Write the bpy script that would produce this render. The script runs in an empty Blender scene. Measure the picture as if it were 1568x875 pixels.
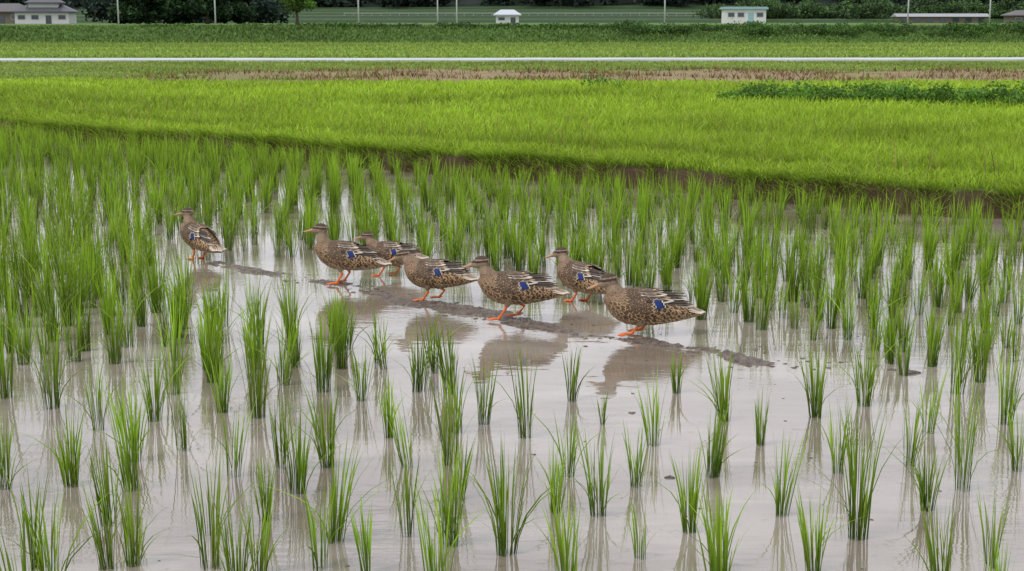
import bpy, math, random
import numpy as np
from mathutils import Vector, Matrix
rng=np.random.default_rng(7); random.seed(7)
sc=bpy.context.scene
sc.view_settings.view_transform='Standard'; sc.view_settings.look='None'; sc.view_settings.exposure=0

# ------------------------------------------------------------------ helpers
def link(o,parent=None):
    sc.collection.objects.link(o)
    if parent is not None: o.parent=parent
    return o
def mesh_fast(name,V,F,mat=None,attrs=None,smooth=False,parent=None):
    me=bpy.data.meshes.new(name); V=np.asarray(V,dtype=np.float32); F=np.asarray(F,dtype=np.int32)
    k=F.shape[1]
    me.vertices.add(len(V)); me.vertices.foreach_set('co',V.ravel())
    me.loops.add(F.size); me.loops.foreach_set('vertex_index',F.ravel())
    me.polygons.add(len(F)); me.polygons.foreach_set('loop_start',np.arange(len(F),dtype=np.int32)*k)
    me.update(calc_edges=True)
    me.polygons.foreach_set('use_smooth',np.full(len(F),smooth,dtype=bool))
    for an,av in (attrs or {}).items():
        av=np.asarray(av,dtype=np.float32)
        if av.shape[1]==4:
            a=me.attributes.new(an,'FLOAT_COLOR','POINT'); a.data.foreach_set('color',av.ravel())
        else:
            a=me.attributes.new(an,'FLOAT_VECTOR','POINT'); a.data.foreach_set('vector',av.ravel())
    if mat: me.materials.append(mat)
    return link(bpy.data.objects.new(name,me),parent)
def mesh_py(name,V,F,mat=None,smooth=False,parent=None):
    me=bpy.data.meshes.new(name); me.from_pydata([tuple(v) for v in V],[],[tuple(f) for f in F]); me.update()
    if smooth:
        for p in me.polygons: p.use_smooth=True
    if mat: me.materials.append(mat)
    return link(bpy.data.objects.new(name,me),parent)
def empty(name,loc=(0,0,0),rz=0,s=1):
    e=bpy.data.objects.new(name,None); e.empty_display_size=.2; e.location=loc; e.rotation_euler=(0,0,rz); e.scale=(s,s,s)
    return link(e)
class NT:
    def __init__(s,name):
        s.m=bpy.data.materials.new(name); s.m.use_nodes=True; s.t=s.m.node_tree; s.t.nodes.clear()
        s.out=s.n('ShaderNodeOutputMaterial')
    def n(s,t,**k):
        x=s.t.nodes.new(t)
        for a,b in k.items(): setattr(x,a,b)
        return x
    def l(s,a,b): s.t.links.new(a,b)
    def val(s,sock,v):
        if hasattr(v,'is_linked') or isinstance(v,bpy.types.NodeSocket): s.l(v,sock)
        else: sock.default_value=v
    def math(s,op,a,b=0.0,c=None):
        x=s.n('ShaderNodeMath',operation=op); s.val(x.inputs[0],a); s.val(x.inputs[1],b)
        if c is not None: s.val(x.inputs[2],c)
        return x.outputs[0]
    def mix(s,f,a,b,blend='MIX'):
        x=s.n('ShaderNodeMix',data_type='RGBA',blend_type=blend); s.val(x.inputs[0],f)
        s.val(x.inputs[6],a if not isinstance(a,tuple) else (*a,1)[:4]); s.val(x.inputs[7],b if not isinstance(b,tuple) else (*b,1)[:4])
        return x.outputs[2]
    def attr(s,name):
        return s.n('ShaderNodeAttribute',attribute_name=name)
    def noise(s,scale,detail=3,vec=None,rough=.5):
        x=s.n('ShaderNodeTexNoise'); x.inputs['Scale'].default_value=scale; x.inputs['Detail'].default_value=detail; x.inputs['Roughness'].default_value=rough
        if vec is not None: s.l(vec,x.inputs['Vector'])
        return x.outputs[0]
    def ramp(s,f,a,b):
        x=s.n('ShaderNodeMapRange'); x.interpolation_type='SMOOTHSTEP'; s.val(x.inputs[0],f); x.inputs[1].default_value=a; x.inputs[2].default_value=b
        return x.outputs[0]
    def bsdf(s,col,rough=.6,spec=.5,bump=None,bs=.3,bd=.01,**k):
        p=s.n('ShaderNodeBsdfPrincipled'); s.val(p.inputs['Base Color'],col if not isinstance(col,tuple) else (*col,1)[:4])
        s.val(p.inputs['Roughness'],rough); p.inputs['Specular IOR Level'].default_value=spec
        if bump is not None:
            b=s.n('ShaderNodeBump'); b.inputs['Strength'].default_value=bs; b.inputs['Distance'].default_value=bd; s.l(bump,b.inputs['Height']); s.l(b.outputs[0],p.inputs['Normal'])
        return p
    def fin(s,sh): s.l(sh,s.out.inputs[0]); return s.m

def simple(name,col,rough=.6,spec=.4,var=.2,scale=6,bs=.2,bd=.01):
    t=NT(name); co=t.n('ShaderNodeTexCoord').outputs['Object']
    nz=t.noise(scale,4,co); k=t.math('MULTIPLY_ADD',nz,2*var,1-var)
    cc=t.n('ShaderNodeVectorMath',operation='SCALE'); cc.inputs[0].default_value=col; t.l(k,cc.inputs['Scale'])
    p=t.bsdf(cc.outputs[0],rough,spec,nz,bs,bd); return t.fin(p.outputs[0])
def leafmat(name,base,tip,trans=.35,var=.35,yel=(.35,.33,.05),yamt=.25,gloss=.25):
    t=NT(name); a=t.attr('Col'); sp=t.n('ShaderNodeSeparateColor'); t.l(a.outputs['Color'],sp.inputs[0])
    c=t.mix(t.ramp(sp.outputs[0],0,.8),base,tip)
    c=t.mix(t.math('MULTIPLY',t.math('POWER',sp.outputs[1],4.0),yamt),c,yel)
    k=t.math('MULTIPLY',t.math('MULTIPLY_ADD',t.math('FRACT',t.math('MULTIPLY',sp.outputs[1],7.31)),2*var,1-var),t.math('MULTIPLY_ADD',sp.outputs[2],.6,.7))
    v=t.n('ShaderNodeVectorMath',operation='SCALE'); t.l(c,v.inputs[0]); t.l(k,v.inputs['Scale'])
    p=t.bsdf(v.outputs[0],.5,gloss); tr=t.n('ShaderNodeBsdfTranslucent'); t.l(v.outputs[0],tr.inputs[0])
    mx=t.n('ShaderNodeMixShader'); mx.inputs[0].default_value=trans; t.l(p.outputs[0],mx.inputs[1]); t.l(tr.outputs[0],mx.inputs[2])
    return t.fin(mx.outputs[0])
def sstep(a,b,x):
    t=np.clip((x-a)/(b-a),0,1); return t*t*(3-2*t)
def n2(x,y,s=1.0,seed=0.0):
    x=x*s+seed*3.1; y=y*s-seed*1.7
    return (np.sin(x*1.0+1.3*np.sin(y*.9+seed))+np.sin(y*1.17+1.7*np.sin(x*.73+2.1))+.6*np.sin(x*2.3+y*1.9+seed)+.5*np.sin(-x*3.1+y*3.7+1.1)+.3*np.sin(x*6.7-y*5.3))/3.4

# ------------------------------------------------------------------ terrain
B0L=17.9
def bline(X):
    return B0L-.74*np.clip(X,-14,14)+.14*np.sin(1.3*X)+.09*np.sin(3.7*X+1)+.05*np.sin(9.1*X)+.025*np.sin(23*X)
def height(X,Y):
    d=Y-bline(X)
    z=-.06+.31*sstep(0,.20,d)-.08*sstep(.9,2.2,d)
    z=z+np.where(d>0,.02*n2(X,Y,3,1)*sstep(0,.3,d),.008*n2(X,Y,2,2))
    z=z+np.where((d>-.05)&(d<.4),.03*n2(X,Y,14,3),0)
    z=z-.05*sstep(40,46,Y)+.03*n2(X,Y,.7,5)*sstep(44,48,Y)*(1-sstep(58,62,Y))
    e0=113+.01*X+.8*np.sin(X*.05)
    z=z+1.12*sstep(e0,e0+6,Y)
    u=np.clip((Y-290)/140,0,1)*5; fl=np.floor(u); z=z+.84*(fl+sstep(.7,1,u-fl))
    z=z+22*sstep(440,620,Y+25*np.sin(X*.011+1))*(1+.25*np.sin(X*.017))
    return z
def gx():
    a=np.arange(-16,16.01,.11); o=16*1.11**np.arange(1,41)
    return np.concatenate([-o[::-1],a,o])
xs=gx()
ss=np.concatenate([[-300,-100,-40,-15,-5],np.arange(0,17.5,.5),np.arange(17.5,19.5,.035),np.arange(19.5,27,.25),np.arange(27,44,.4),np.arange(44,126,.6),np.arange(126,290,4),np.arange(290,460,2.0),np.arange(460,660,12),[700,900,1300,2500]])
SX,S=np.meshgrid(xs,ss)
W=1-sstep(27,44,S)
SY=S+(bline(SX)-B0L)*W
SZ=height(SX,SY)
def brown_mask(X,Y):
    return sstep(40.5,42,Y+1.0*n2(X,Y,.35,4))*(1-sstep(52,56,Y+2*n2(X,Y,.5,8)))*sstep(-15,-6,X+3*n2(X,Y,.35,4))
def ground_col(X,Y):
    d=Y-bline(X); C=np.zeros(X.shape+(3,)); 
    def put(m,c):
        m=np.clip(m,0,1)[...,None]; C[:]=C*(1-m)+np.array(c)*m
    put(np.ones_like(X),(.17,.13,.10))
    put(sstep(-.05,.02,d),(.068,.044,.024))
    put(sstep(.2,.5,d),(.09,.15,.012))
    nn=n2(X,Y,.35,4)
    put(sstep(38,42,Y+2*nn),(.13,.19,.03))
    put(brown_mask(X,Y),(.25,.19,.095))
    put(sstep(70,70.3,Y-.03*X),(.12,.24,.03))
    put(sstep(84,85,Y)*(1-sstep(86,87,Y)),(.24,.30,.06))
    put(sstep(96,97,Y)*(1-sstep(98.5,99,Y)),(.06,.12,.02))
    put(sstep(111,113,Y),(.06,.12,.02))
    put(sstep(118,119,Y),(.03,.06,.013))
    put(sstep(122,126,Y),(.10,.20,.03))
    for a in range(140,290,26): put(sstep(a,a+2,Y)*(1-sstep(a+6,a+8,Y)),(.04,.08,.02))
    u=np.clip((Y-290)/140,0,1)*5; fr=u-np.floor(u)
    put(sstep(288,292,Y),(.12,.21,.035))
    put(sstep(340,342,Y)*(1-sstep(362,364,Y))*sstep(-30,-26,X)*(1-sstep(30,34,X)),(.07,.14,.03))
    put(sstep(288,292,Y)*sstep(.62,.72,fr)*(1-sstep(.98,1.,fr)),(.025,.055,.018))
    put(sstep(426,434,Y),(.008,.018,.009))
    return C
GC=ground_col(SX,SY)
nr,nc=SX.shape
idx=np.arange(nr*nc).reshape(nr,nc)
F=np.stack([idx[:-1,:-1],idx[:-1,1:],idx[1:,1:],idx[1:,:-1]],-1).reshape(-1,4)
t=NT('ground_mat'); co=t.n('ShaderNodeTexCoord').outputs['Object']
n1=t.noise(5,6,co,.65); nB=t.noise(.6,4,co)
k=t.math('MULTIPLY',t.math('MULTIPLY_ADD',n1,1.1,.45),t.math('MULTIPLY_ADD',nB,.8,.6))
v=t.n('ShaderNodeVectorMath',operation='SCALE'); t.l(t.attr('Col').outputs['Color'],v.inputs[0]); t.l(k,v.inputs['Scale'])
ground_mat=t.fin(t.bsdf(v.outputs[0],.85,.2,n1,.8,.04).outputs[0])
mesh_fast('ground',np.stack([SX,SY,SZ],-1).reshape(-1,3),F,ground_mat,{'Col':np.concatenate([GC,np.ones(GC.shape[:2]+(1,))],-1).reshape(-1,4)},smooth=True)

# farm path (pale concrete) far across the fields
px_=np.linspace(-120,120,160); V=[];
for x in px_:
    y0=65.8+.03*x+.2*math.sin(x*.3)+.1*math.sin(x*1.3)
    V+= [(x,y0,.02),(x,y0,.19),(x,y0+3.2,.19),(x,y0+3.2,.02)]
Fp=[]
for i in range(len(px_)-1):
    for j in range(3): a=i*4+j; Fp.append((a,a+4,a+5,a+1))
mesh_py('farm_path',V,Fp,simple('concrete',(.52,.53,.54),.7,.3,.3,.5))

# ------------------------------------------------------------------ water
t=NT('paddy_water'); co=t.n('ShaderNodeTexCoord').outputs['Object']
mp=t.n('ShaderNodeMapping'); mp.inputs['Scale'].default_value=(.55,1.6,1); t.l(co,mp.inputs[0])
big=t.noise(.9,4,mp.outputs[0]); c=t.mix(t.ramp(big,.35,.68),(.20,.165,.125),(.325,.285,.235))
fine=t.noise(14,5,co,.7); c=t.mix(t.ramp(fine,.57,.76),c,(.15,.115,.08))
r1=t.noise(6,2,mp.outputs[0]); r2=t.noise(26,2,mp.outputs[0])
msk=t.ramp(t.noise(.7,2,co),.45,.62)
hh=t.math('ADD',t.math('MULTIPLY',r1,.9),t.math('MULTIPLY',t.math('MULTIPLY',r2,.45),msk))
p=t.bsdf(c,.025,.5,hh,.11,.02); p.inputs['IOR'].default_value=2.45
water_mat=t.fin(p.outputs[0])
mesh_py('paddy_water',[(-80,-60,0),(80,-60,0),(80,38,0),(-80,38,0)],[(0,1,2,3)],water_mat)

# ------------------------------------------------------------------ mud
mud=NT('mud'); co=mud.n('ShaderNodeTexCoord').outputs['Object']
mn=mud.noise(22,6,co,.7); mc=mud.mix(mud.ramp(mn,.3,.7),(.075,.056,.041),(.23,.18,.14))
mud_mat=mud.fin(mud.bsdf(mc,.25,.55,mn,1.0,.03).outputs[0])
path=np.array([(-2.75,11.95),(-2.3,11.5),(-1.9,11.25),(-1.54,10.85),(-1.0,10.35),(-.38,9.75),(0.05,9.35),(.5,8.95),(1.0,8.6),(1.53,8.2),(1.85,8.05)])
cum=np.concatenate([[0],np.cumsum(np.linalg.norm(np.diff(path,axis=0),axis=1))])
ul=np.arange(0,cum[-1],.010); wl=np.linspace(-.40,.40,80)
U,Wd=np.meshgrid(ul,wl,indexing='ij')
PX=np.interp(U,cum,path[:,0]); PY=np.interp(U,cum,path[:,1])
nxy=np.array([.65,.76])
wob=.05*np.sin(U*4)+.03*np.sin(U*11)
MX=PX+nxy[0]*(Wd+wob); MY=PY+nxy[1]*(Wd+wob)
wid=.10+.035*np.sin(U*1.9+1)+.025*np.sin(U*7)
prof=np.exp(-(Wd/wid)**2); amp=.027+.011*np.sin(U*2.3+.5)+.009*np.sin(U*8.1)-.014*(1-sstep(.8,1.8,U))
g2=np.exp(-(Wd/.22)**2)
MZ=-.018+amp*prof+g2*(.011*n2(MX,MY,16,2)+.011*n2(MX,MY,41,3)+.007*n2(MX,MY,90,5))+.005*g2+g2*rng.normal(0,.0018,U.shape)
en=sstep(0,.5,U)*sstep(0,.6,cum[-1]-U); MZ=MZ*en-.03*(1-en)
ii=np.arange(U.size).reshape(U.shape)
Fm=np.stack([ii[:-1,:-1],ii[1:,:-1],ii[1:,1:],ii[:-1,1:]],-1).reshape(-1,4)
mesh_fast('mud_ridge',np.stack([MX,MY,MZ],-1).reshape(-1,3),Fm,mud_mat,smooth=True)
V=[];Fq=[]
cl=[(2.3,7.95,.028),(2.2,8.02,.018),(.7,6.05,.016),(.62,7.1,.012),(2.15,8.3,.016)]
for i in range(40):
    y=rng.uniform(4.9,9.5); cl.append((rng.uniform(-.37,.37)*y,y,rng.uniform(.003,.007)))
for i in range(150):
    k_=rng.uniform(1.4,cum[-1]+.1); cl.append((np.interp(k_,cum,path[:,0])+rng.normal(0,.13),np.interp(k_,cum,path[:,1])+rng.normal(0,.13),rng.uniform(.004,.014)))
for (x,y,r) in cl:
    b=len(V)
    for i in range(6):
        ph=math.pi*i/5
        for j in range(10):
            th=2*math.pi*j/10; rr=r*(1+.35*math.sin(3*th+x*50)*math.sin(ph)+rng.uniform(-.12,.12))
            V.append((x+1.5*rr*math.sin(ph)*math.cos(th),y+1.1*rr*math.sin(ph)*math.sin(th),rr*.55*math.cos(ph)))
    for i in range(5):
        for j in range(10): Fq.append((b+i*10+j,b+(i+1)*10+j,b+(i+1)*10+(j+1)%10,b+i*10+(j+1)%10))
mesh_fast('mud_clods',V,Fq,mud_mat,smooth=True)

# ------------------------------------------------------------------ blades
def blades(P,H,Wd,yaw,lean,curve,segs,colB,twist=None):
    N=len(H); r=rng.random(N); tw=rng.uniform(0,2*np.pi,N) if twist is None else twist
    dx,dy=np.cos(yaw),np.sin(yaw); sx,sy=np.cos(tw),np.sin(tw)
    V=np.zeros((N,segs+1,2,3)); C=np.ones((N,segs+1,2,4))
    for k in range(segs+1):
        tt=k/segs; off=H*(lean*tt+curve*tt**2.3); z=H*tt*(1-.35*curve*tt**1.5-.15*lean)
        w=Wd*.5*(.55+.9*tt if tt<.5 else (1.0)*(1-((tt-.5)/.5)**1.6)+.03)
        for s_,sg in ((0,-1),(1,1)):
            V[:,k,s_,0]=P[:,0]+dx*off+sg*sx*w; V[:,k,s_,1]=P[:,1]+dy*off+sg*sy*w; V[:,k,s_,2]=P[:,2]+z
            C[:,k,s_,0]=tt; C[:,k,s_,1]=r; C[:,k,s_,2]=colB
    base=np.arange(N)[:,None]*(segs+1)*2; q=[]
    for k in range(segs):
        a=base+2*k; q.append(np.concatenate([a,a+1,a+3,a+2],1))
    F=np.stack(q,1).reshape(-1,4)
    return V.reshape(-1,3),F,C.reshape(-1,4)
def inpoly(x,y,poly):
    c=np.zeros(x.shape,bool); j=len(poly)-1
    for i in range(len(poly)):
        xi,yi=poly[i]; xj,yj=poly[j]
        m=((yi>y)!=(yj>y))&(x<(xj-xi)*(y-yi)/(yj-yi+1e-9)+xi); c^=m; j=i
    return c
# rice
clumps=[(-1.78,4.99,.34),(-1.92,5.93,.31),(-2.05,6.79,.31),(-2.41,7.2,.5),(-2.72,7.4,.42),(-2.20,5.9,.29),(-1.50,4.99,.31),(-1.65,5.88,.46),(-1.41,5.02,.3),(-1.81,6.96,.33),(-1.55,6.46,.37),(-1.84,7.47,.48),(-1.68,7.75,.40),(-1.50,7.12,.28),(-1.24,6.07,.32),(-1.12,4.99,.36),(-1.18,5.33,.27),(-1.30,7.02,.52),(-.93,4.95,.27),(-1.27,7.68,.36),(-1.04,6.2,.33),(-.92,5.84,.31),(-.84,6.21,.36),(-1.03,7.54,.4),(-.69,5.26,.34),(-.71,4.98,.29),(-.80,7.34,.28),(-.53,4.93,.24),(-.79,8.2,.3),(-.60,6.67,.26),(-.41,5.33,.31),(-.48,6.21,.33),(-.51,7.54,.4),(-.28,6.23,.38),(-.24,5.22,.33),(-.335,7.5,.38),(-.225,5.76,.25),(-.144,6.9,.31),(-.022,5.13,.38),(.067,6.67,.41),(.178,5.6,.27),(.318,7.34,.27),(.25,6.07,.29),(.19,4.98,.27),(.356,5.56,.32),(.45,6.9,.17),(.54,5.93,.26),(.485,5.09,.23),(.676,6.54,.31),(.896,7.5,.22),(.705,5.37,.29),(.89,6.06,.31),(1.076,6.96,.33),(.76,4.93,.30),(1.19,6.54,.25),(1.10,5.56,.32),(1.11,4.96,.27),(1.55,7.02,.34),(1.46,6.12,.27),(1.355,5.3,.48),(1.855,7.24,.38),(1.81,6.22,.27),(1.72,5.62,.27),(2.42,7.5,.43),(1.955,5.88,.53),(2.48,6.9,.36),(1.78,5.0,.28),(2.28,6.15,.27),(2.24,7.9,.3),(-1.02,8.55,.3),(-.45,7.95,.3),
(-.95,4.66,.33),(-.26,4.7,.36),(.73,4.72,.34),(.2,4.74,.3),(1.5,4.68,.33),(-1.62,4.72,.36),(-1.74,6.3,.34),(-.27,6.75,.3),(-1.62,5.45,.33),(-1.0,5.5,.24),(2.62,7.75,.42),(2.05,6.75,.3)]
openp=[(-3.15,12.4),(-1.0,11.7),(.33,10.65),(1.37,9.3),(1.96,8.6),(1.85,7.68),(.76,7.3),(-.30,7.55),(-.85,8.4),(-1.3,9.3),(-2.05,9.35),(-2.7,10.3)]
gxx,gyy=np.meshgrid(np.arange(-16,16,.25),np.arange(-2,32,.34))
a=math.radians(7); rx=gxx*math.cos(a)-(gyy-10)*math.sin(a); ry=gxx*math.sin(a)+(gyy-10)*math.cos(a)+10
rx=rx+rng.normal(0,.035,rx.shape); ry=ry+rng.normal(0,.06,ry.shape); rx=rx.ravel(); ry=ry.ravel()
ok=(ry<bline(rx)-.35)&(ry>3.0)&~inpoly(rx,ry,openp)&(np.abs(rx)<.42*ry+1.6)&(rng.random(rx.shape)>.08)
ok&=~((ry<7.85)&(ry>4.75)&(np.abs(rx)<.39*ry))
ok&=~((ry<=4.75)&(np.abs(rx)<.36*ry))
rx=rx[ok]; ry=ry[ok]
hh_=(.43+.06*n2(rx,ry,.5,3)+.04*sstep(0,-3,rx))*rng.uniform(.72,1.2,rx.shape)
hh_=hh_*np.where((rx>0)&(ry<9),.85,1)*(1-.30*sstep(-2.4,-.4,ry-bline(rx)))
CX=np.concatenate([[c[0] for c in clumps],rx]); CY=np.concatenate([[c[1] for c in clumps],ry]); CH=np.concatenate([[c[2]*1.27 for c in clumps],hh_])
nb=(rng.integers(18,46,len(CX))*np.clip(CH/.37,.7,1.4)*np.where(CY>12,.65,1)).astype(int)
ci=np.repeat(np.arange(len(CX)),nb); N=len(ci)
ang=rng.uniform(0,2*np.pi,N); rad=np.sqrt(rng.random(N))*.020*np.clip(CH[ci]/.33,.7,1.5)
P=np.stack([CX[ci]+rad*np.cos(ang)*1.3,CY[ci]+rad*np.sin(ang),np.full(N,-.02)],1)
H=CH[ci]*(.36+.70*rng.random(N)**.8)+.02
cl_lean=rng.normal(0,.045,(len(CX),2))
lean=np.abs(rng.normal(.02,.060,N)); curve=np.where(rng.random(N)<.10,rng.uniform(.3,.9,N),rng.uniform(0,.13,N))
wd=rng.uniform(.0038,.0074,N)*(1+.035*np.clip(CY[ci]-8,0,10))
patch=np.clip(.5+.28*rng.normal(size=len(CX)),0,1)[ci]
yaw=ang+rng.normal(0,.5,N)
V,F,C=blades(P,H,wd,yaw,lean,curve,5,patch)
V[:,0]+=np.repeat(cl_lean[ci,0],12)*(V[:,2]+.02); V[:,1]+=np.repeat(cl_lean[ci,1],12)*(V[:,2]+.02)
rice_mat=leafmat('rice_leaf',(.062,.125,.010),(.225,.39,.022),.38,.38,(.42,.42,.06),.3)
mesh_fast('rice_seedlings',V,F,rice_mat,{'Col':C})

# bank and meadow grass
def scatter(n,y0,y1,fx=.40,pad=1.5,fn=None):
    y=y0+(y1-y0)*rng.random(n); x=(rng.random(n)*2-1)*(fx*y1+pad)
    m=np.abs(x)<fx*y+pad
    if fn is not None: m&=fn(x,y)
    return x[m],y[m]
def grass(name,x,y,h,w,mat,segs=3,leanm=.2,patch=None):
    n=len(x); P=np.stack([x,y,height(x,y)-.01],1)
    return blades(P,h*rng.uniform(.5,1.15,n),w*rng.uniform(.7,1.3,n),rng.uniform(0,6.28,n),np.abs(rng.normal(leanm,.15,n)),rng.uniform(.05,.6,n),segs,patch if patch is not None else .5)
def merge(parts):
    Vs,Fs,Cs=[],[],[]; o=0
    for V,F,C in parts: Vs.append(V);Fs.append(F+o);Cs.append(C);o+=len(V)
    return np.concatenate(Vs),np.concatenate(Fs),np.concatenate(Cs)
parts=[]
bands=[(10,16,80000,.009),(16,21,110000,.011),(21,27,85000,.015),(27,35,65000,.021),(35,43,42000,.028)]
for y0,y1,n,w in bands:
    x,y=scatter(n,y0,y1,.40,1.5,lambda X,Y:((Y-bline(X))>.16+.07*n2(X,Y,3,3))&(brown_mask(X,Y)<.5))
    d=y-bline(x); h=(.20+.10*sstep(1.2,2.6,d)+.07*n2(x,y,1.2,6)+.05*n2(x,y,4,2))*(1-.35*sstep(36,41,y))
    pt=np.clip(.48+.42*n2(x,y,.45,9)+.32*n2(x,y,2.5,1)-.5*np.exp(-((d-2.0)/.4)**2)-.35*np.exp(-((y-31.5-.25*x-.5*np.sin(x*.6))/.5)**2)+.22*sstep(5,15,d),0,1)
    parts.append(grass('',x,y,h,w,None,3,.14,pt))
x=rng.uniform(-14,14,20000); y=bline(x)+rng.uniform(.06,.28,len(x)); m=(np.abs(x)<.42*y+1.5)&(n2(x,y,2.2,4)+.5*n2(x,y,7,1)>-.25); x=x[m];y=y[m]
P=np.stack([x,y,height(x,y)],1); n=len(x)
parts.append(blades(P,rng.uniform(.08,.28,n),rng.uniform(.006,.010,n),rng.normal(-math.pi/2-.5,.8,n),rng.uniform(.2,.9,n),rng.uniform(.2,1.3,n),4,rng.uniform(.2,.8,n)))
V,F,C=merge(parts)
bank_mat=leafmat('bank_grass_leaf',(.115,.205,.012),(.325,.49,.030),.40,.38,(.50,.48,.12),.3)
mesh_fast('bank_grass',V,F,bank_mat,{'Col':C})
# dry stalks
x=rng.uniform(-9,9,300); y=bline(x)+rng.uniform(.1,9,300); m=np.abs(x)<.4*y; x=x[m];y=y[m];n=len(x)
V1=blades(np.stack([x,y,height(x,y)],1),rng.uniform(.28,.55,n),np.full(n,.010),rng.uniform(0,6.28,n),rng.uniform(0,.25,n),rng.uniform(0,.3,n),4,rng.uniform(.4,.9,n))
x=rng.uniform(-15,26,16000); y=rng.uniform(40.5,57,16000); m=(n2(x,y,.9,8)>.05)&(brown_mask(x,y)>.4); x=x[m];y=y[m];n=len(x)
V2=blades(np.stack([x,y,height(x,y)],1),rng.uniform(.06,.26,n),rng.uniform(.02,.05,n),rng.uniform(0,6.28,n),rng.uniform(0,.6,n),rng.uniform(0,.5,n),3,rng.uniform(.0,.6,n))
V,F,C=merge([V1,V2])
mesh_fast('dry_grass',V,F,leafmat('dry_grass_leaf',(.12,.075,.03),(.27,.18,.075),.2,.5,(.30,.24,.08),.3),{'Col':C})
# meadow strips further back
parts=[]
x,y=scatter(60000,41,64.3,.40,3,lambda X,Y:(brown_mask(X,Y)<.5)|((n2(X,Y,.7,2)>.45)&(Y<60)))
parts.append(grass('',x,y,.13+.05*n2(x,y,.8,2),.04,None,2,.3,np.clip(.35+.5*n2(x,y,.4,3),0,1)))
x,y=scatter(70000,71.5,113,.40,4,lambda X,Y:((Y<84)|(Y>86.5))&((Y<95.5)|(Y>98)))
parts.append(grass('',x,y,.24+0*x,.07,None,2,.2,np.clip(.55+.35*n2(x*.3,y,.5,3)-.3*sstep(88,104,y),0,1)))
V,F,C=merge(parts)
mesh_fast('meadow_grass',V,F,leafmat('meadow_leaf',(.15,.24,.035),(.29,.41,.07),.35,.32,(.48,.42,.14),.35),{'Col':C})
x,y=scatter(50000,112,126,.42,5)
V,F,C=grass('',x,y,.35+.12*n2(x,y,.3,3),.10,None,2,.3,np.clip(.5+.4*n2(x*.4,y,.6,3)-.45*sstep(116.5,119,y),0,1))
mesh_fast('embankment_grass',V,F,leafmat('embankment_leaf',(.06,.12,.025),(.14,.25,.05),.3,.38,(.25,.25,.06),.3),{'Col':C})

# ------------------------------------------------------------------ leafy masses
def leafmass(cs,rs,cnt,size):
    cs=np.repeat(cs,cnt,0); rs=np.repeat(rs,cnt,0); N=len(cs)
    d=rng.normal(size=(N,3)); d/=np.linalg.norm(d,axis=1)[:,None]
    r=rng.uniform(.35,1.08,N)**.6
    lump=1+.22*np.sin(d[:,0]*5+cs[:,0])*np.sin(d[:,1]*4+cs[:,1])+.15*np.sin(d[:,2]*9+cs[:,0]*3)
    p=cs+d*rs*(r*lump)[:,None]
    a=rng.normal(size=(N,3)); a/=np.linalg.norm(a,axis=1)[:,None]
    b=np.cross(a,rng.normal(size=(N,3))); b/=np.linalg.norm(b,axis=1)[:,None]
    s=size*rng.uniform(.6,1.4,N)[:,None]
    V=np.stack([p-a*s,p+b*s*.55,p+a*s,p-b*s*.55],1).reshape(-1,3)
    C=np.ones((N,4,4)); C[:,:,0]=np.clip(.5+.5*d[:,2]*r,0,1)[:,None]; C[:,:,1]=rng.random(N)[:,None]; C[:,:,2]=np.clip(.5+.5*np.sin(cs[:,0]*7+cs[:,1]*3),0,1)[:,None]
    F=np.arange(N*4).reshape(-1,4)
    return V,F,C.reshape(-1,4)
weed_mat=leafmat('weed_leaf',(.03,.08,.012),(.10,.23,.025),.25,.35,(.2,.25,.05),.2)
n=95; t_=np.linspace(0,1,n); wx=4.75+t_*13; wy=31.6-.52*(wx-4.75)
wx+=rng.normal(0,.15,n); wy+=rng.normal(0,.40,n)
hs=rng.uniform(.16,.30,n)*(.35+.65*sstep(-.02,.10,t_))
cs=np.stack([wx,wy,height(wx,wy)+.14+hs*.4],1); rs=np.stack([rng.uniform(.25,.5,n),rng.uniform(.25,.5,n),hs],1)
V,F,C=leafmass(cs,rs,400,.032)
ex=np.array([1.9,2.3,2.7]); ey=np.array([36.5,36.8,36.3]); cs=np.stack([ex,ey,height(ex,ey)+.2],1)
q=leafmass(cs,np.full((3,3),.22),160,.03); V,F,C=merge([(V,F,C),q])
mesh_fast('weed_hedge',V,F,weed_mat,{'Col':C})
# embankment shrubs
n=150; x=rng.uniform(9,62,n); x[:60]=rng.uniform(-30,10,60); y=119+rng.uniform(-2.2,.6,n); y[:60]=119.4+rng.uniform(-.4,.4,60)
h=rng.uniform(.3,.62,n); h[:60]*=.6
cs=np.stack([x,y,height(x,y)+h*.45],1); rs=np.stack([rng.uniform(.6,1.7,n),rng.uniform(.4,.8,n),h],1)
V,F,C=leafmass(cs,rs,330,.09)
mesh_fast('embankment_shrubs',V,F,leafmat('shrub_leaf',(.015,.045,.010),(.065,.15,.025),.25,.4,(.15,.2,.04),.2),{'Col':C})
# forest
forest_mat=leafmat('forest_leaf',(.006,.015,.013),(.028,.055,.038),.15,.5,(.05,.08,.03),.3)
def forest(name,xr,yr,n,hr,wr,cnt,size,mat):
    x=rng.uniform(*xr,n); y=rng.uniform(*yr,n); h=rng.uniform(*hr,n); w=rng.uniform(*wr,n)
    z=height(x,y); cs=[];rs=[]
    for i in range(n):
        for k in range(4):
            cs.append((x[i]+rng.uniform(-.5,.5)*w[i],y[i]+rng.uniform(-.4,.4)*w[i],z[i]+h[i]*rng.uniform(.15,.75))); rs.append((w[i]*.42,w[i]*.42,h[i]*.32))
    V,F,C=leafmass(np.array(cs),np.array(rs),cnt,size); return mesh_fast(name,V,F,mat,{'Col':C})
forest('hillside_forest',(-240,240),(430,475),280,(6,12),(6,11),80,.8,forest_mat)
forest('forest_edge',(-125,-48),(285,300),38,(5,9),(5,8),160,.5,forest_mat)
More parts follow.
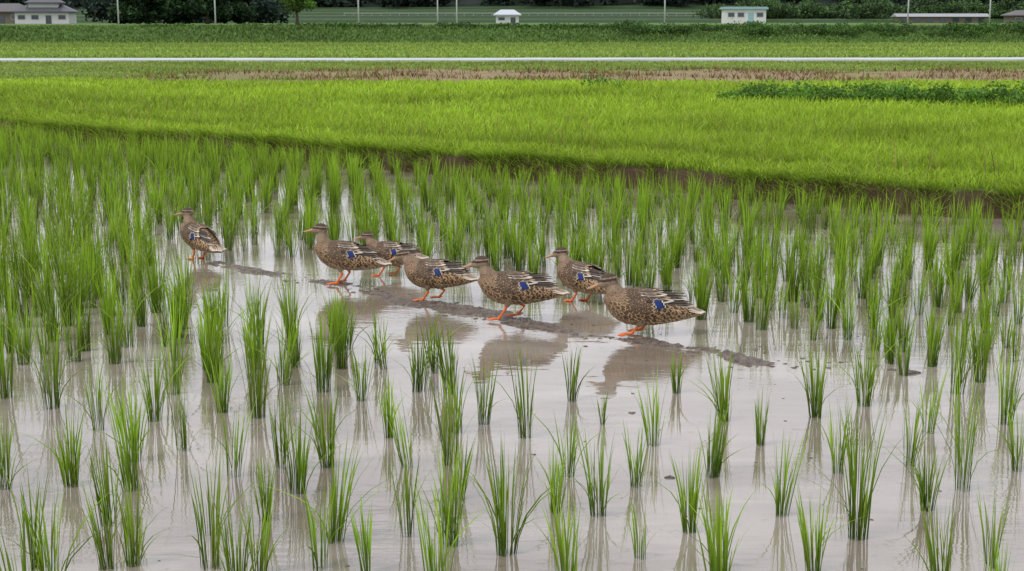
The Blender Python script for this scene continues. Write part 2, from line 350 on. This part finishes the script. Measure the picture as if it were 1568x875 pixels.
forest('distant_bushes',(45,135),(318,340),80,(2.0,5.4),(3,7),110,.32,leafmat('bush_leaf',(.010,.026,.010),(.055,.115,.03),.2,.5,(.12,.16,.04),.3))

def cyl(pts,rad,seg=8):
    V=[];F=[]
    for i,(p,r) in enumerate(zip(pts,rad)):
        p=Vector(p); q=Vector(pts[min(i+1,len(pts)-1)])-Vector(pts[max(i-1,0)]); q.normalize()
        u=q.orthogonal().normalized(); 
        if i>0:
            u=(pu-q*pu.dot(q)).normalized()
        pu=u; w=q.cross(u)
        for j in range(seg):
            a=2*math.pi*j/seg; V.append(p+u*(r*math.cos(a))+w*(r*math.sin(a)))
    n=len(pts)
    for i in range(n-1):
        for j in range(seg): F.append((i*seg+j,i*seg+(j+1)%seg,(i+1)*seg+(j+1)%seg,(i+1)*seg+j))
    F.append(tuple(range(seg))[::-1]); F.append(tuple((n-1)*seg+j for j in range(seg)))
    return V,F
bark=simple('bark',(.10,.075,.055),.85,.2,.3,8,.6,.03)
def tree(name,x,y,h,w,mat,leaf,cnt,nl=14,low=.45):
    z=float(height(np.array([x]),np.array([y]))[0]); e=empty(name,(x,y,z))
    VV,FF=cyl([(0,0,-.1),(.05*h*.2,0,h*.25),(-.02*h,.02*h,h*.55),(0,0,h*.85)],[w*.045,w*.035,w*.022,w*.008])
    cs=[];rs=[]
    for i in range(nl):
        a=i*2.4; rr=w*.36*math.sqrt((i+.5)/nl); zz=h*(low+(.9-low)*rng.random())
        c=(rr*math.cos(a),rr*math.sin(a),zz); cs.append(c); s=w*rng.uniform(.13,.22); rs.append((s,s,s*.75))
        v,f=cyl([(0,0,h*.35),(c[0]*.5,c[1]*.5,(h*.35+zz)*.52),c],[w*.018,w*.012,w*.004],5); o=len(VV); VV+=v; FF+=[tuple(k+o for k in g) for g in f]
    mesh_py('trunk',VV,FF,bark,True,e)
    V,F,C=leafmass(np.array(cs),np.array(rs),cnt,leaf); mesh_fast('crown',V,F,mat,{'Col':C},parent=e)
dark=leafmat('dark_tree_leaf',(.006,.018,.008),(.030,.07,.024),.2,.45,(.1,.12,.03),.2)
light=leafmat('young_tree_leaf',(.06,.13,.018),(.14,.28,.04),.35,.35)
for (x,y,h,w) in [(-62,240,8.5,8),(-56.5,243,9.5,9),(-50.5,240,9,7.5),(-46.5,246,6.5,6)]: tree('broadleaf_tree',x,y,h*.9,w*1.15,dark,.32,360,26,.15)
tree('young_tree',-18.0,121,3.7,3.7,light,.10,260,16,.45)

# ------------------------------------------------------------------ buildings
wallw=simple('white_plaster',(.62,.62,.60),.7,.3,.10,.6); roofd=simple('dark_tile_roof',(.085,.085,.10),.5,.4,.2,3); roofb=simple('grey_tile_roof',(.13,.12,.12),.6,.3,.2,3)
teal=simple('teal_metal',(.25,.42,.45),.4,.5,.05,2); glass=simple('window_glass',(.05,.06,.08),.1,.7,.1,2); greym=simple('grey_sheet_metal',(.36,.37,.38),.4,.5,.1,1)
wood=simple('timber_wall',(.16,.13,.11),.8,.2,.2,2); polem=simple('pole_concrete',(.62,.62,.62),.7,.3,.08,2)
def box(name,c,s,mat,par,bev=0):
    x,y,z=c; a,b,d=s[0]/2,s[1]/2,s[2]/2
    V=[(x+i*a,y+j*b,z+k*d) for k in(-1,1) for j in(-1,1) for i in(-1,1)]
    return mesh_py(name,V,[(0,2,3,1),(4,5,7,6),(0,1,5,4),(2,6,7,3),(0,4,6,2),(1,3,7,5)],mat,False,par)
def hiproof(name,w,d,z,h,rl,mat,par,ov=.5):
    a,b=w/2+ov,d/2+ov; r=rl/2
    V=[(-a,-b,z),(a,-b,z),(a,b,z),(-a,b,z),(-a,-b,z+.18),(a,-b,z+.18),(a,b,z+.18),(-a,b,z+.18),(-r,0,z+h),(r,0,z+h)]
    return mesh_py(name,V,[(3,2,1,0),(0,1,5,4),(1,2,6,5),(2,3,7,6),(3,0,4,7),(4,5,9,8),(5,6,9),(6,7,8,9),(7,4,8)],mat,False,par)
def gz(x,y): return float(height(np.array([float(x)]),np.array([float(y)]))[0])
def house(name,x,y,w,d,wh,rh,rl,wm,rm,rz=0,two=False):
    e=empty(name,(x,y,gz(x,y)),rz)
    box('walls',(0,0,wh/2),(w,d,wh),wm,e); hiproof('roof',w,d,wh+.003,rh,rl,rm,e)
    nw=max(2,int(w/2.2))
    for i in range(nw):
        xx=-w/2+w*(i+.5)/nw
        if i==nw//2: box('door',(xx,-d/2-.02,wh*.38),(.95,.06,wh*.74),glass,e)
        else:
            box('window_frame',(xx,-d/2-.015,wh*.58),(1.3,.05,wh*.42),greym,e); box('window',(xx,-d/2-.03,wh*.58),(1.12,.05,wh*.34),glass,e)
    if two:
        box('upper_walls',(0,.2,wh+rh*.55),(w*.55,d*.6,rh*1.1),wm,e); 
        hiproof('upper_roof',w*.55,d*.6,wh+rh*1.1,rh*.7,w*.4,rm,e)
    return e
house('tiled_farmhouse',-80.5,250,9.0,6,1.9,1.4,6,wallw,roofd,.08,True)
house('tiled_farmhouse',-91,262,7,6,2.0,1.6,4,wood,roofb,-.1)
house('small_white_house',-.9,280,4.4,4,1.5,1.1,2.6,wallw,simple('pale_roof',(.5,.53,.58),.5,.4,.05),0)
house('tiled_farmhouse',99.5,280,7,5,1.4,1.1,4,wood,roofb,0)
e=empty('flat_roof_building',(41.6,260,gz(41.6,260)))
box('walls',(0,0,1.25),(7.2,5,2.5),wallw,e); box('roof_slab',(0,0,2.665),(7.9,5.7,.32),teal,e); box('parapet',(0,0,2.89),(7.5,5.3,.12),greym,e)
for xx in(-2.6,-.9,2.5): box('window_frame',(xx,-2.515,1.55),(1.25,.05,.85),greym,e); box('window',(xx,-2.53,1.55),(1.05,.05,.68),glass,e)
box('door',(.9,-2.52,.95),(.95,.06,1.9),teal,e); box('step',(.9,-2.9,.08),(1.6,.7,.16),greym,e)
e=empty('long_shed',(88.8,300,gz(88.8,300)))
box('walls',(0,0,.65),(18.6,4,1.3),wood,e)
mesh_py('gable_roof',[(-9.7,-2.5,1.303),(9.7,-2.5,1.303),(9.7,2.5,1.303),(-9.7,2.5,1.303),(-9.7,0,1.95),(9.7,0,1.95)],[(3,2,1,0),(0,1,5,4),(2,3,4,5),(1,2,5),(3,0,4)],simple('shed_roof',(.30,.31,.32),.5,.4,.1,1),False,e)
for i in range(7): box('opening',(-8+i*2.65,-2.02,.6),(1.3,.06,.9),glass,e)
for (px,py,hh) in [(-54.4,200,9),(-41,200,9),(-21.2,200,9),(-11.3,220,9),(-8.2,215,9),(21.1,200,9),(54.7,200,8),(66,200,8)]:
    e=empty('utility_pole',(px,py,gz(px,py)))
    V,F=cyl([(0,0,-.3),(0,0,hh*.5),(0,0,hh)],[.11,.095,.075],10); mesh_py('pole',V,F,polem,True,e)
    box('crossarm',(0,-.12,hh-.6),(1.5,.09,.09),greym,e); box('crossarm_lower',(0,-.12,hh-1.2),(1.1,.09,.09),greym,e)
    V,F=cyl([(.3,-.25,hh-2.3),(.3,-.25,hh-1.6)],[.17,.17],10); mesh_py('transformer',V,F,greym,True,e)
    for xx in(-.6,0.25,.6): V,F=cyl([(xx,-.12,hh-.555),(xx,-.12,hh-.4)],[.04,.03],6); mesh_py('insulator',V,F,wallw,True,e)
e=empty('guard_rail',(0,0,0))
V=[];Fg=[]
for i in range(60):
    x=-40+i*2.2; y=345; z=gz(x,y); o=len(V)
    V+=[(x-.05,y,z),(x+.05,y,z),(x+.05,y,z+.6),(x-.05,y,z+.6)]; Fg.append((o,o+1,o+2,o+3))
    o=len(V); V+=[(x,y-.03,z+.5),(x+2.2,y-.03,z+.5),(x+2.2,y-.03,z+.62),(x,y-.03,z+.62)]; Fg.append((o,o+1,o+2,o+3))
mesh_py('rail',V,Fg,greym,False,e)

# ------------------------------------------------------------------ ducks
t=NT('duck_plumage'); a=t.attr('Col'); co=t.n('ShaderNodeTexCoord').outputs['Object']
mp=t.n('ShaderNodeMapping'); mp.inputs['Scale'].default_value=(.6,1,1); t.l(co,mp.inputs[0])
vo=t.n('ShaderNodeTexVoronoi'); vo.inputs['Scale'].default_value=130; t.l(mp.outputs[0],vo.inputs['Vector'])
sp=t.math('MULTIPLY',t.ramp(vo.outputs['Distance'],.5,.2),a.outputs['Alpha'])
fn=t.noise(260,3,co); c=t.mix(sp,a.outputs['Color'],(.045,.028,.018)); c=t.mix(t.math('MULTIPLY',fn,.45),c,(.11,.075,.05))
plum=t.fin(t.bsdf(c,.75,.2,fn,.4,.002).outputs[0])
t=NT('duck_feather'); a=t.attr('fuv'); s=t.n('ShaderNodeSeparateXYZ'); t.l(a.outputs['Vector'],s.inputs[0])
u2=t.math('POWER',t.math('ABSOLUTE',s.outputs[0]),2.0); v2=t.math('POWER',t.math('ABSOLUTE',t.math('DIVIDE',t.math('SUBTRACT',s.outputs[1],.38),.62)),2.0)
r=t.math('SQRT',t.math('ADD',u2,v2)); m=t.ramp(r,.62,.9)
ch=t.math('MULTIPLY',t.ramp(t.math('ABSOLUTE',t.math('SUBTRACT',r,.33)),.10,.03),.35)
m=t.math('MAXIMUM',m,ch)
c=t.mix(m,t.attr('ccol').outputs['Color'],t.attr('ecol').outputs['Color'])
k=t.math('MULTIPLY_ADD',s.outputs[2],.5,.75); v=t.n('ShaderNodeVectorMath',operation='SCALE'); t.l(c,v.inputs[0]); t.l(k,v.inputs['Scale'])
feat=t.fin(t.bsdf(v.outputs[0],.6,.3).outputs[0])
legm=simple('duck_leg_skin',(.74,.16,.03),.45,.45,.15,60,.3,.002)
billm=simple('duck_bill',(.36,.20,.09),.4,.5,.35,40,.1,.002)
eyem=simple('duck_eye',(.01,.008,.006),.08,.8,0,5)
sx_=np.array([-.37,-.33,-.27,-.19,-.09,.01,.08,.13,.165,.19])
sz_=np.array([.160,.160,.162,.165,.168,.168,.172,.182,.195,.205])
sh_=np.array([.008,.022,.044,.069,.091,.099,.094,.078,.051,.006])
sw_=np.array([.022,.042,.064,.086,.104,.110,.100,.081,.052,.006])
xd=np.linspace(-.37,.19,60)
def smooth(a):
    b=np.interp(xd,sx_,a)
    for _ in range(10): b[1:-1]=(b[:-2]+2*b[1:-1]+b[2:])/4
    return b
zd,hd,wdd=smooth(sz_),smooth(sh_),smooth(sw_)
def closed_loft(rings,seg):
    V=[p for r in rings for p in r]; n=len(rings); F=[]
    for i in range(n-1):
        for j in range(seg): F.append((i*seg+j,i*seg+(j+1)%seg,(i+1)*seg+(j+1)%seg,(i+1)*seg+j))
    F.append(tuple(range(seg))[::-1]); F.append(tuple((n-1)*seg+j for j in range(seg)))
    return V,F
def join_lists(L):
    V=[];F=[]
    for v,f in L:
        o=len(V); V+=list(v); F+=[tuple(k+o for k in g) for g in f]
    return V,F
def remeshed(V,F,vox,sm):
    me=bpy.data.meshes.new('tmp'); me.from_pydata([tuple(v) for v in V],[],F); me.update()
    o=link(bpy.data.objects.new('tmp',me)); m=o.modifiers.new('r','REMESH'); m.mode='VOXEL'; m.voxel_size=vox; m.use_smooth_shade=True
    if sm: s=o.modifiers.new('s','SMOOTH'); s.factor=.5; s.iterations=sm
    dg=bpy.context.evaluated_depsgraph_get(); r=bpy.data.meshes.new_from_object(o.evaluated_get(dg))
    bpy.data.objects.remove(o); return r
def duck(loc,yaw,scale=1.0,pitch=.06,bz=.0,head=(.15,.36),hyaw=0,hpitch=0,legs=(.02,-.06),seed=0):
    R=np.random.default_rng(seed); e=empty('mallard_duck',loc,math.radians(yaw),scale)
    zc=lambda x:np.interp(x,xd,zd)+bz+pitch*x
    hh=lambda x:np.interp(x,xd,hd); ww=lambda x:np.interp(x,xd,wdd)
    def surf(x,th,off=0):
        return Vector((x,(ww(x)+off)*math.sin(th),zc(x)+(hh(x)+off)*math.cos(th)))
    def frame(x,th,off=0):
        p=surf(x,th,off); T=(surf(max(x-.012,-.37),th,off)-p)
        if T.length<1e-5: T=Vector((-1,0,0))
        T.normalize(); B=(surf(x,th+.05,off)-p).normalized(); N=T.cross(B)
        if N.dot(p-Vector((x,0,zc(x))))<0: N=-N
        return p,T,N.normalized()
    rings=[[surf(x,2*math.pi*j/24) for j in range(24)] for x in xd]
    parts=[closed_loft(rings,24)]
    H=Vector((head[0],0,head[1]+bz)); B0=Vector((.08,0,zc(.08)+.012)); B1=Vector((head[0]*.55+.06,0,zc(.13)+.090)); 
    Hn=H+Vector((-.012,0,-.012)); npts=[];nr_=[]
    for i in range(14):
        s=i/13; p=B0*(1-s)**2+B1*2*s*(1-s)+Hn*s*s; npts.append(p); nr_.append(.080*(1-s)**1.6+.0305*(1-(1-s)**1.6))
    parts.append(cyl(npts,nr_,18))
    M=Matrix.Translation(H)@Matrix.Rotation(hyaw,4,'Z')@Matrix.Rotation(hpitch,4,'Y')@Matrix.Scale(1.12,4)
    def ell(c,r):
        rs=[]
        for i in range(1,14):
            a=math.pi*i/14; rs.append([M@Vector((c[0]-r[0]*math.cos(a),c[1]+r[1]*math.sin(a)*math.sin(2*math.pi*j/18),c[2]+r[2]*math.sin(a)*math.cos(2*math.pi*j/18))) for j in range(18)])
        return closed_loft(rs,18)
    parts+= [ell((-.002,0,.003),(.047,.034,.037)),ell((.024,0,-.006),(.036,.025,.026))]
    sides=[(1,legs[0]),(-1,legs[1])]
    for sg,fx in sides:
        v,f=cyl([Vector((-.02,sg*.045,.13+bz)),Vector((-.02+fx*.3,sg*.05,.085+bz)),Vector((-.03+fx*.6,sg*.05,.062+bz*.8))],[.04,.028,.012],12); parts.append((v,f))
    me=remeshed(*join_lists(parts),.005,7)
    n=len(me.vertices); co=np.zeros(n*3); me.vertices.foreach_get('co',co); co=co.reshape(-1,3)
    Mi=np.array(M.inverted()); hc=(np.c_[co,np.ones(n)]@Mi.T)[:,:3]
    C=np.zeros((n,4)); C[:]=(.30,.20,.125,.9)
    under=(co[:,2]<zc(co[:,0])-hh(co[:,0])*.55)&(co[:,0]<.12); C[under]=(.40,.30,.20,.7)
    rump=co[:,0]<-.30; C[rump]=(.40,.31,.22,.6)
    up=co[:,2]>zc(.1)+.085
    hd_=(np.linalg.norm(hc*np.array([1,1.2,1]),axis=1)<.066)|(up&(co[:,0]>.03))
    C[hd_]=(.28,.20,.13,.5)
    hm=hd_&(np.abs(hc[:,0])<.07)
    crown=hm&(hc[:,2]>.021); C[crown]=(.07,.048,.032,.5)
    stripe=hm&(np.abs(hc[:,2]-.009)<.0065)&(hc[:,0]>-.04); C[stripe]=(.05,.035,.026,.3)
    brow=hm&(hc[:,2]>.0155)&(hc[:,2]<=.021); C[brow]=(.36,.28,.20,.2)
    cheek=hm&(hc[:,2]<.002)&(hc[:,0]>-.03); C[cheek]=(.35,.26,.175,.35)
    at=me.attributes.new('Col','FLOAT_COLOR','POINT'); at.data.foreach_set('color',C.astype(np.float32).ravel())
    me.materials.clear(); me.materials.append(plum); me.name='body'
    link(bpy.data.objects.new('body',me),e)
    FV=[];FF=[];FU=[];FC=[];FE=[]
    us=(-1,0,1); vs=(0,.25,.5,.75,1)
    def feather(P,T,N,L,Wf,cc,ec,lift=.10,camber=.25,rnd=None,wp=(.45,.85,1,.85,.3)):
        S=T.cross(N).normalized(); o=len(FV); rnd=R.random() if rnd is None else rnd
        for v,w in zip(vs,wp):
            for u in us:
                p=P+T*(L*v)+S*(u*w*Wf/2)+N*(lift*L*v-camber*Wf*.5*u*u)
                FV.append(p); FU.append((u,v,rnd)); FC.append((*cc,1)); FE.append((*ec,1))
        for i in range(4):
            for j in range(2): a=o+i*3+j; FF.append((a,a+1,a+4,a+3))
    brown=(.058,.034,.020); buff=(.46,.30,.165); buff2=(.52,.385,.245)
    x=-.31; row=0
    while x<.175:
        rr=(ww(x)+hh(x))/2; m=max(8,int(2*math.pi*rr/.020))
        for j in range(m):
            th=2*math.pi*(j+.5*(row%2))/m+R.normal(0,.07)
            if math.cos(th)>.3 and x>.07: continue
            P,T,N=frame(x+R.normal(0,.0035),th,.001)
            sz=R.uniform(.85,1.2)*(1.05+.40*(x<0)-.22*(x>.11)); low=math.cos(th)<-.6
            feather(P,T,N,.037*sz,.024*sz,brown if not low else (.14,.09,.055),buff if not low else buff2,.07)
        x+=.0175; row+=1
    for i in range(0,10):
        p=npts[i]; tg=(npts[i+1]-npts[max(i-1,0)]).normalized(); r_=nr_[i]; U=Vector((0,1,0)); Wv=tg.cross(U)
        m=max(10,int(2*math.pi*r_/.014))
        for j in range(m):
            a_=2*math.pi*(j+.5*(i%2))/m; N=(U*math.cos(a_)+Wv*math.sin(a_)).normalized(); P=p+N*r_
            if (P.x<.05 and P.z<zc(P.x)+hh(P.x)*.8): continue
            k_=i/10; feather(P,-tg,N,.026-.011*k_,.016-.006*k_,(.09,.060,.038),(.37,.26,.165),.03)
    def slope(T,N,d):
        T=(T+d).normalized(); return T,(N-T*N.dot(T)).normalized()
    for sg in(-1,1):
        for k in range(5):
            th=sg*(.15+.26*k); P,T,N=frame(-.285,th,.002); T=(T+Vector((0,sg*.10*k,.02))).normalized(); N=Vector((0,sg*.25,1)); N=(N-T*N.dot(T)).normalized()
            feather(P,T,N,.115-.010*k,.026,(.15,.105,.07) if k<3 else (.42,.34,.25),(.66,.58,.48),.0,.15,.5)
        for k in range(6):
            th=sg*math.radians(58-6*k); P,T,N=frame(-.12+.008*k,th,.006+.002*k)
            T,N=slope(T,N,Vector((0,-sg*.10,.05+.025*k)))
            feather(P,T,N,.215-.006*k,.026,(.030,.021,.016),(.13,.095,.07) if k not in(0,3) else (.58,.51,.43),.0,.25,.4,(.6,.95,1,.7,.12))
        for (x0,L,cc,off) in [(-.060,.086,(.62,.58,.52),.010),(-.060,.080,(.015,.013,.015),.0112),(-.060,.072,(.010,.030,.15),.0124)]:
            for k in range(3):
                th=sg*math.radians(76-7.5*k); P,T,N=frame(x0+.008*k,th,off+.0008*k); T,N=slope(T,N,Vector((0,0,.12)))
                feather(P,T,N,L,.022,cc,cc,.0,.15,.5,(.6,.9,1,.95,.6))
        for k in range(3):
            for L,cc,off in ((.040,(.60,.56,.50),.0136),(.035,(.03,.02,.016),.0146)):
                th=sg*math.radians(76-7.5*k); P,T,N=frame(-.052+.008*k,th,off+.0008*k); T,N=slope(T,N,Vector((0,0,.08)))
                feather(P,T,N,L,.022,cc,cc,.0,.15,.5,(.6,.9,1,.95,.6))
        for k in range(4):
            th=sg*math.radians(57-10*k); P,T,N=frame(-.035+.012*k,th,.015+.0015*k); T,N=slope(T,N,Vector((0,-sg*.03,.08)))
            feather(P,T,N,.160-.006*k,.034,(.06,.04,.026),(.68,.60,.50) if k in(0,2) else (.36,.27,.18),.0,.3,.5,(.6,.95,1,.75,.15))
        xr=-.045
        for row in range(8):
            for k in range(9):
                th=sg*math.radians(6+10.5*k+5*(row%2))
                if abs(th)>math.radians(96): continue
                P,T,N=frame(xr+R.normal(0,.003),th,.017-.0018*row if row<7 else .004)
                big=1.5 if k<5 else 1.0
                feather(P,T,N,.040*big*R.uniform(.9,1.1),.026*big**.6,brown,(.48,.33,.195),.03,.25)
            xr+=.0165
    mesh_fast('feathers',[tuple(p) for p in FV],FF,feat,{'fuv':FU,'ccol':FC,'ecol':FE},True,e)
    rs=[]
    for bx,bw,bh,bzz in [(.036,.0155,.019,-.004),(.052,.0145,.0145,-.009),(.07,.014,.0095,-.0145),(.088,.016,.0065,-.0185),(.102,.015,.005,-.021),(.111,.009,.0035,-.0225)]:
        rs.append([M@Vector((bx,bw*math.cos(a),bzz+bh*math.sin(a))) for a in [2*math.pi*j/14 for j in range(14)]])
    V,F=closed_loft(rs,14); mesh_py('bill',V,F,billm,True,e)
    for sg in(-1,1):
        rs=[[M@Vector((.020+.0062*math.sin(a)*math.cos(b),sg*(.0285+.0045*math.cos(a)),.010+.0062*math.sin(a)*math.sin(b))) for b in [2*math.pi*j/10 for j in range(10)]] for a in [math.pi*i/7 for i in (0.3,1,2,3,4,5,6)]]
        V,F=closed_loft(rs,10); mesh_py('eye',V,F,eyem,True,e)
    L=[]
    for sg,fx in sides:
        y=sg*.05; raise_=.012 if fx>-.05 else .02
        hip=Vector((-.02+fx*.4,y,.08+bz)); heel=Vector((fx-.045,y,.058+bz*.45)); ft=Vector((fx,y,raise_-.006))
        L.append(cyl([hip,heel,heel*.4+ft*.6,ft],[.013,.0095,.0075,.010],10))
        tip=[]
        for an,ln in ((-.42,.062),(0,.074),(.42,.062)):
            tp=ft+Vector((ln*math.cos(an),ln*math.sin(an),-.006)); tip.append(tp); L.append(cyl([ft,(ft+tp)/2+Vector((0,0,.004)),tp],[.0075,.0062,.0045],8))
        L.append(cyl([ft,ft+Vector((-.022,0,.004))],[.006,.004],8))
        w=[ft+Vector((-.004,0,0)),tip[0],(tip[0]+tip[1])/2-Vector((.008,0,0)),tip[1],(tip[1]+tip[2])/2-Vector((.008,0,0)),tip[2]]
        Vw=[p+Vector((0,0,.003)) for p in w]+[p-Vector((0,0,.003)) for p in w]
        Fw=[(0,1,2,3,4,5),(11,10,9,8,7,6)]+[(i,i+6,(i+1)%6+6,(i+1)%6) for i in range(6)]
        L.append((Vw,Fw))
    me=remeshed(*join_lists(L),.0032,1); me.materials.clear(); me.materials.append(legm); me.name='legs'
    link(bpy.data.objects.new('legs',me),e)
    return e
duck((-2.67,11.91,.0),134,1.0,.22,.03,(.13,.355),.55,0,(.0,-.01),1)
duck((-1.32,10.73,.012),174,1.05,.13,.035,(.135,.360),.05,-.05,(.015,-.02),2)
duck((-1.00,11.13,.0),166,.92,.04,.02,(.165,.315),.1,0,(.05,-.07),3)
duck((-.60,10.06,.012),162,1.0,.02,.02,(.195,.295),.1,.18,(.03,-.06),4)
duck((-.03,9.41,.014),177,1.07,.05,.025,(.165,.330),0,.05,(.055,-.06),5)
duck((.477,10.08,.0),138,1.0,.14,.01,(.16,.325),.55,.1,(.02,-.04),6)
duck((.80,8.95,.014),184,1.15,.07,-.02,(.16,.318),-.05,.15,(.04,-.03),7)

# ------------------------------------------------------------------ world & light
w=bpy.data.worlds.new('World'); sc.world=w; w.use_nodes=True; nt=w.node_tree; nt.nodes.clear()
o=nt.nodes.new('ShaderNodeOutputWorld'); bg=nt.nodes.new('ShaderNodeBackground'); bg.inputs[1].default_value=.1
sk=nt.nodes.new('ShaderNodeTexSky'); sk.sky_type='NISHITA'; sk.sun_disc=False; sk.sun_elevation=math.radians(52); sk.sun_rotation=math.radians(-125)
tc=nt.nodes.new('ShaderNodeTexCoord'); mp=nt.nodes.new('ShaderNodeMapping'); mp.inputs['Scale'].default_value=(1,1,2.6)
nz=nt.nodes.new('ShaderNodeTexNoise'); nz.inputs['Scale'].default_value=2.6; nz.inputs['Detail'].default_value=6
mr=nt.nodes.new('ShaderNodeMapRange'); mr.interpolation_type='SMOOTHSTEP'; mr.inputs[1].default_value=.34; mr.inputs[2].default_value=.58; mr.inputs[3].default_value=.4; mr.inputs[4].default_value=1
mx=nt.nodes.new('ShaderNodeMix'); mx.data_type='RGBA'; mx.inputs[7].default_value=(11.8,11.8,12.7,1)
L_=nt.links.new
L_(tc.outputs['Generated'],mp.inputs[0]); L_(mp.outputs[0],nz.inputs['Vector']); L_(nz.outputs[0],mr.inputs[0]); L_(mr.outputs[0],mx.inputs[0]); L_(sk.outputs[0],mx.inputs[6]); L_(mx.outputs[2],bg.inputs[0]); L_(bg.outputs[0],o.inputs[0])
sd=bpy.data.lights.new('sun','SUN'); sd.energy=1.5; sd.angle=math.radians(14); sd.color=(1,.96,.9)
so=link(bpy.data.objects.new('sun',sd)); 
el=math.radians(52); az=math.radians(-125); dirv=Vector((math.sin(az)*math.cos(el),math.cos(az)*math.cos(el),math.sin(el)))
so.rotation_euler=dirv.to_track_quat('Z','Y').to_euler()

cam=bpy.data.cameras.new('camera'); cam.lens=50; cam.sensor_width=36; cam.clip_end=5000; cam.clip_start=.05
c_=link(bpy.data.objects.new('camera',cam)); c_.location=(0,0,2.0); c_.rotation_euler=(math.radians(90-10.6),0,0)
sc.camera=c_
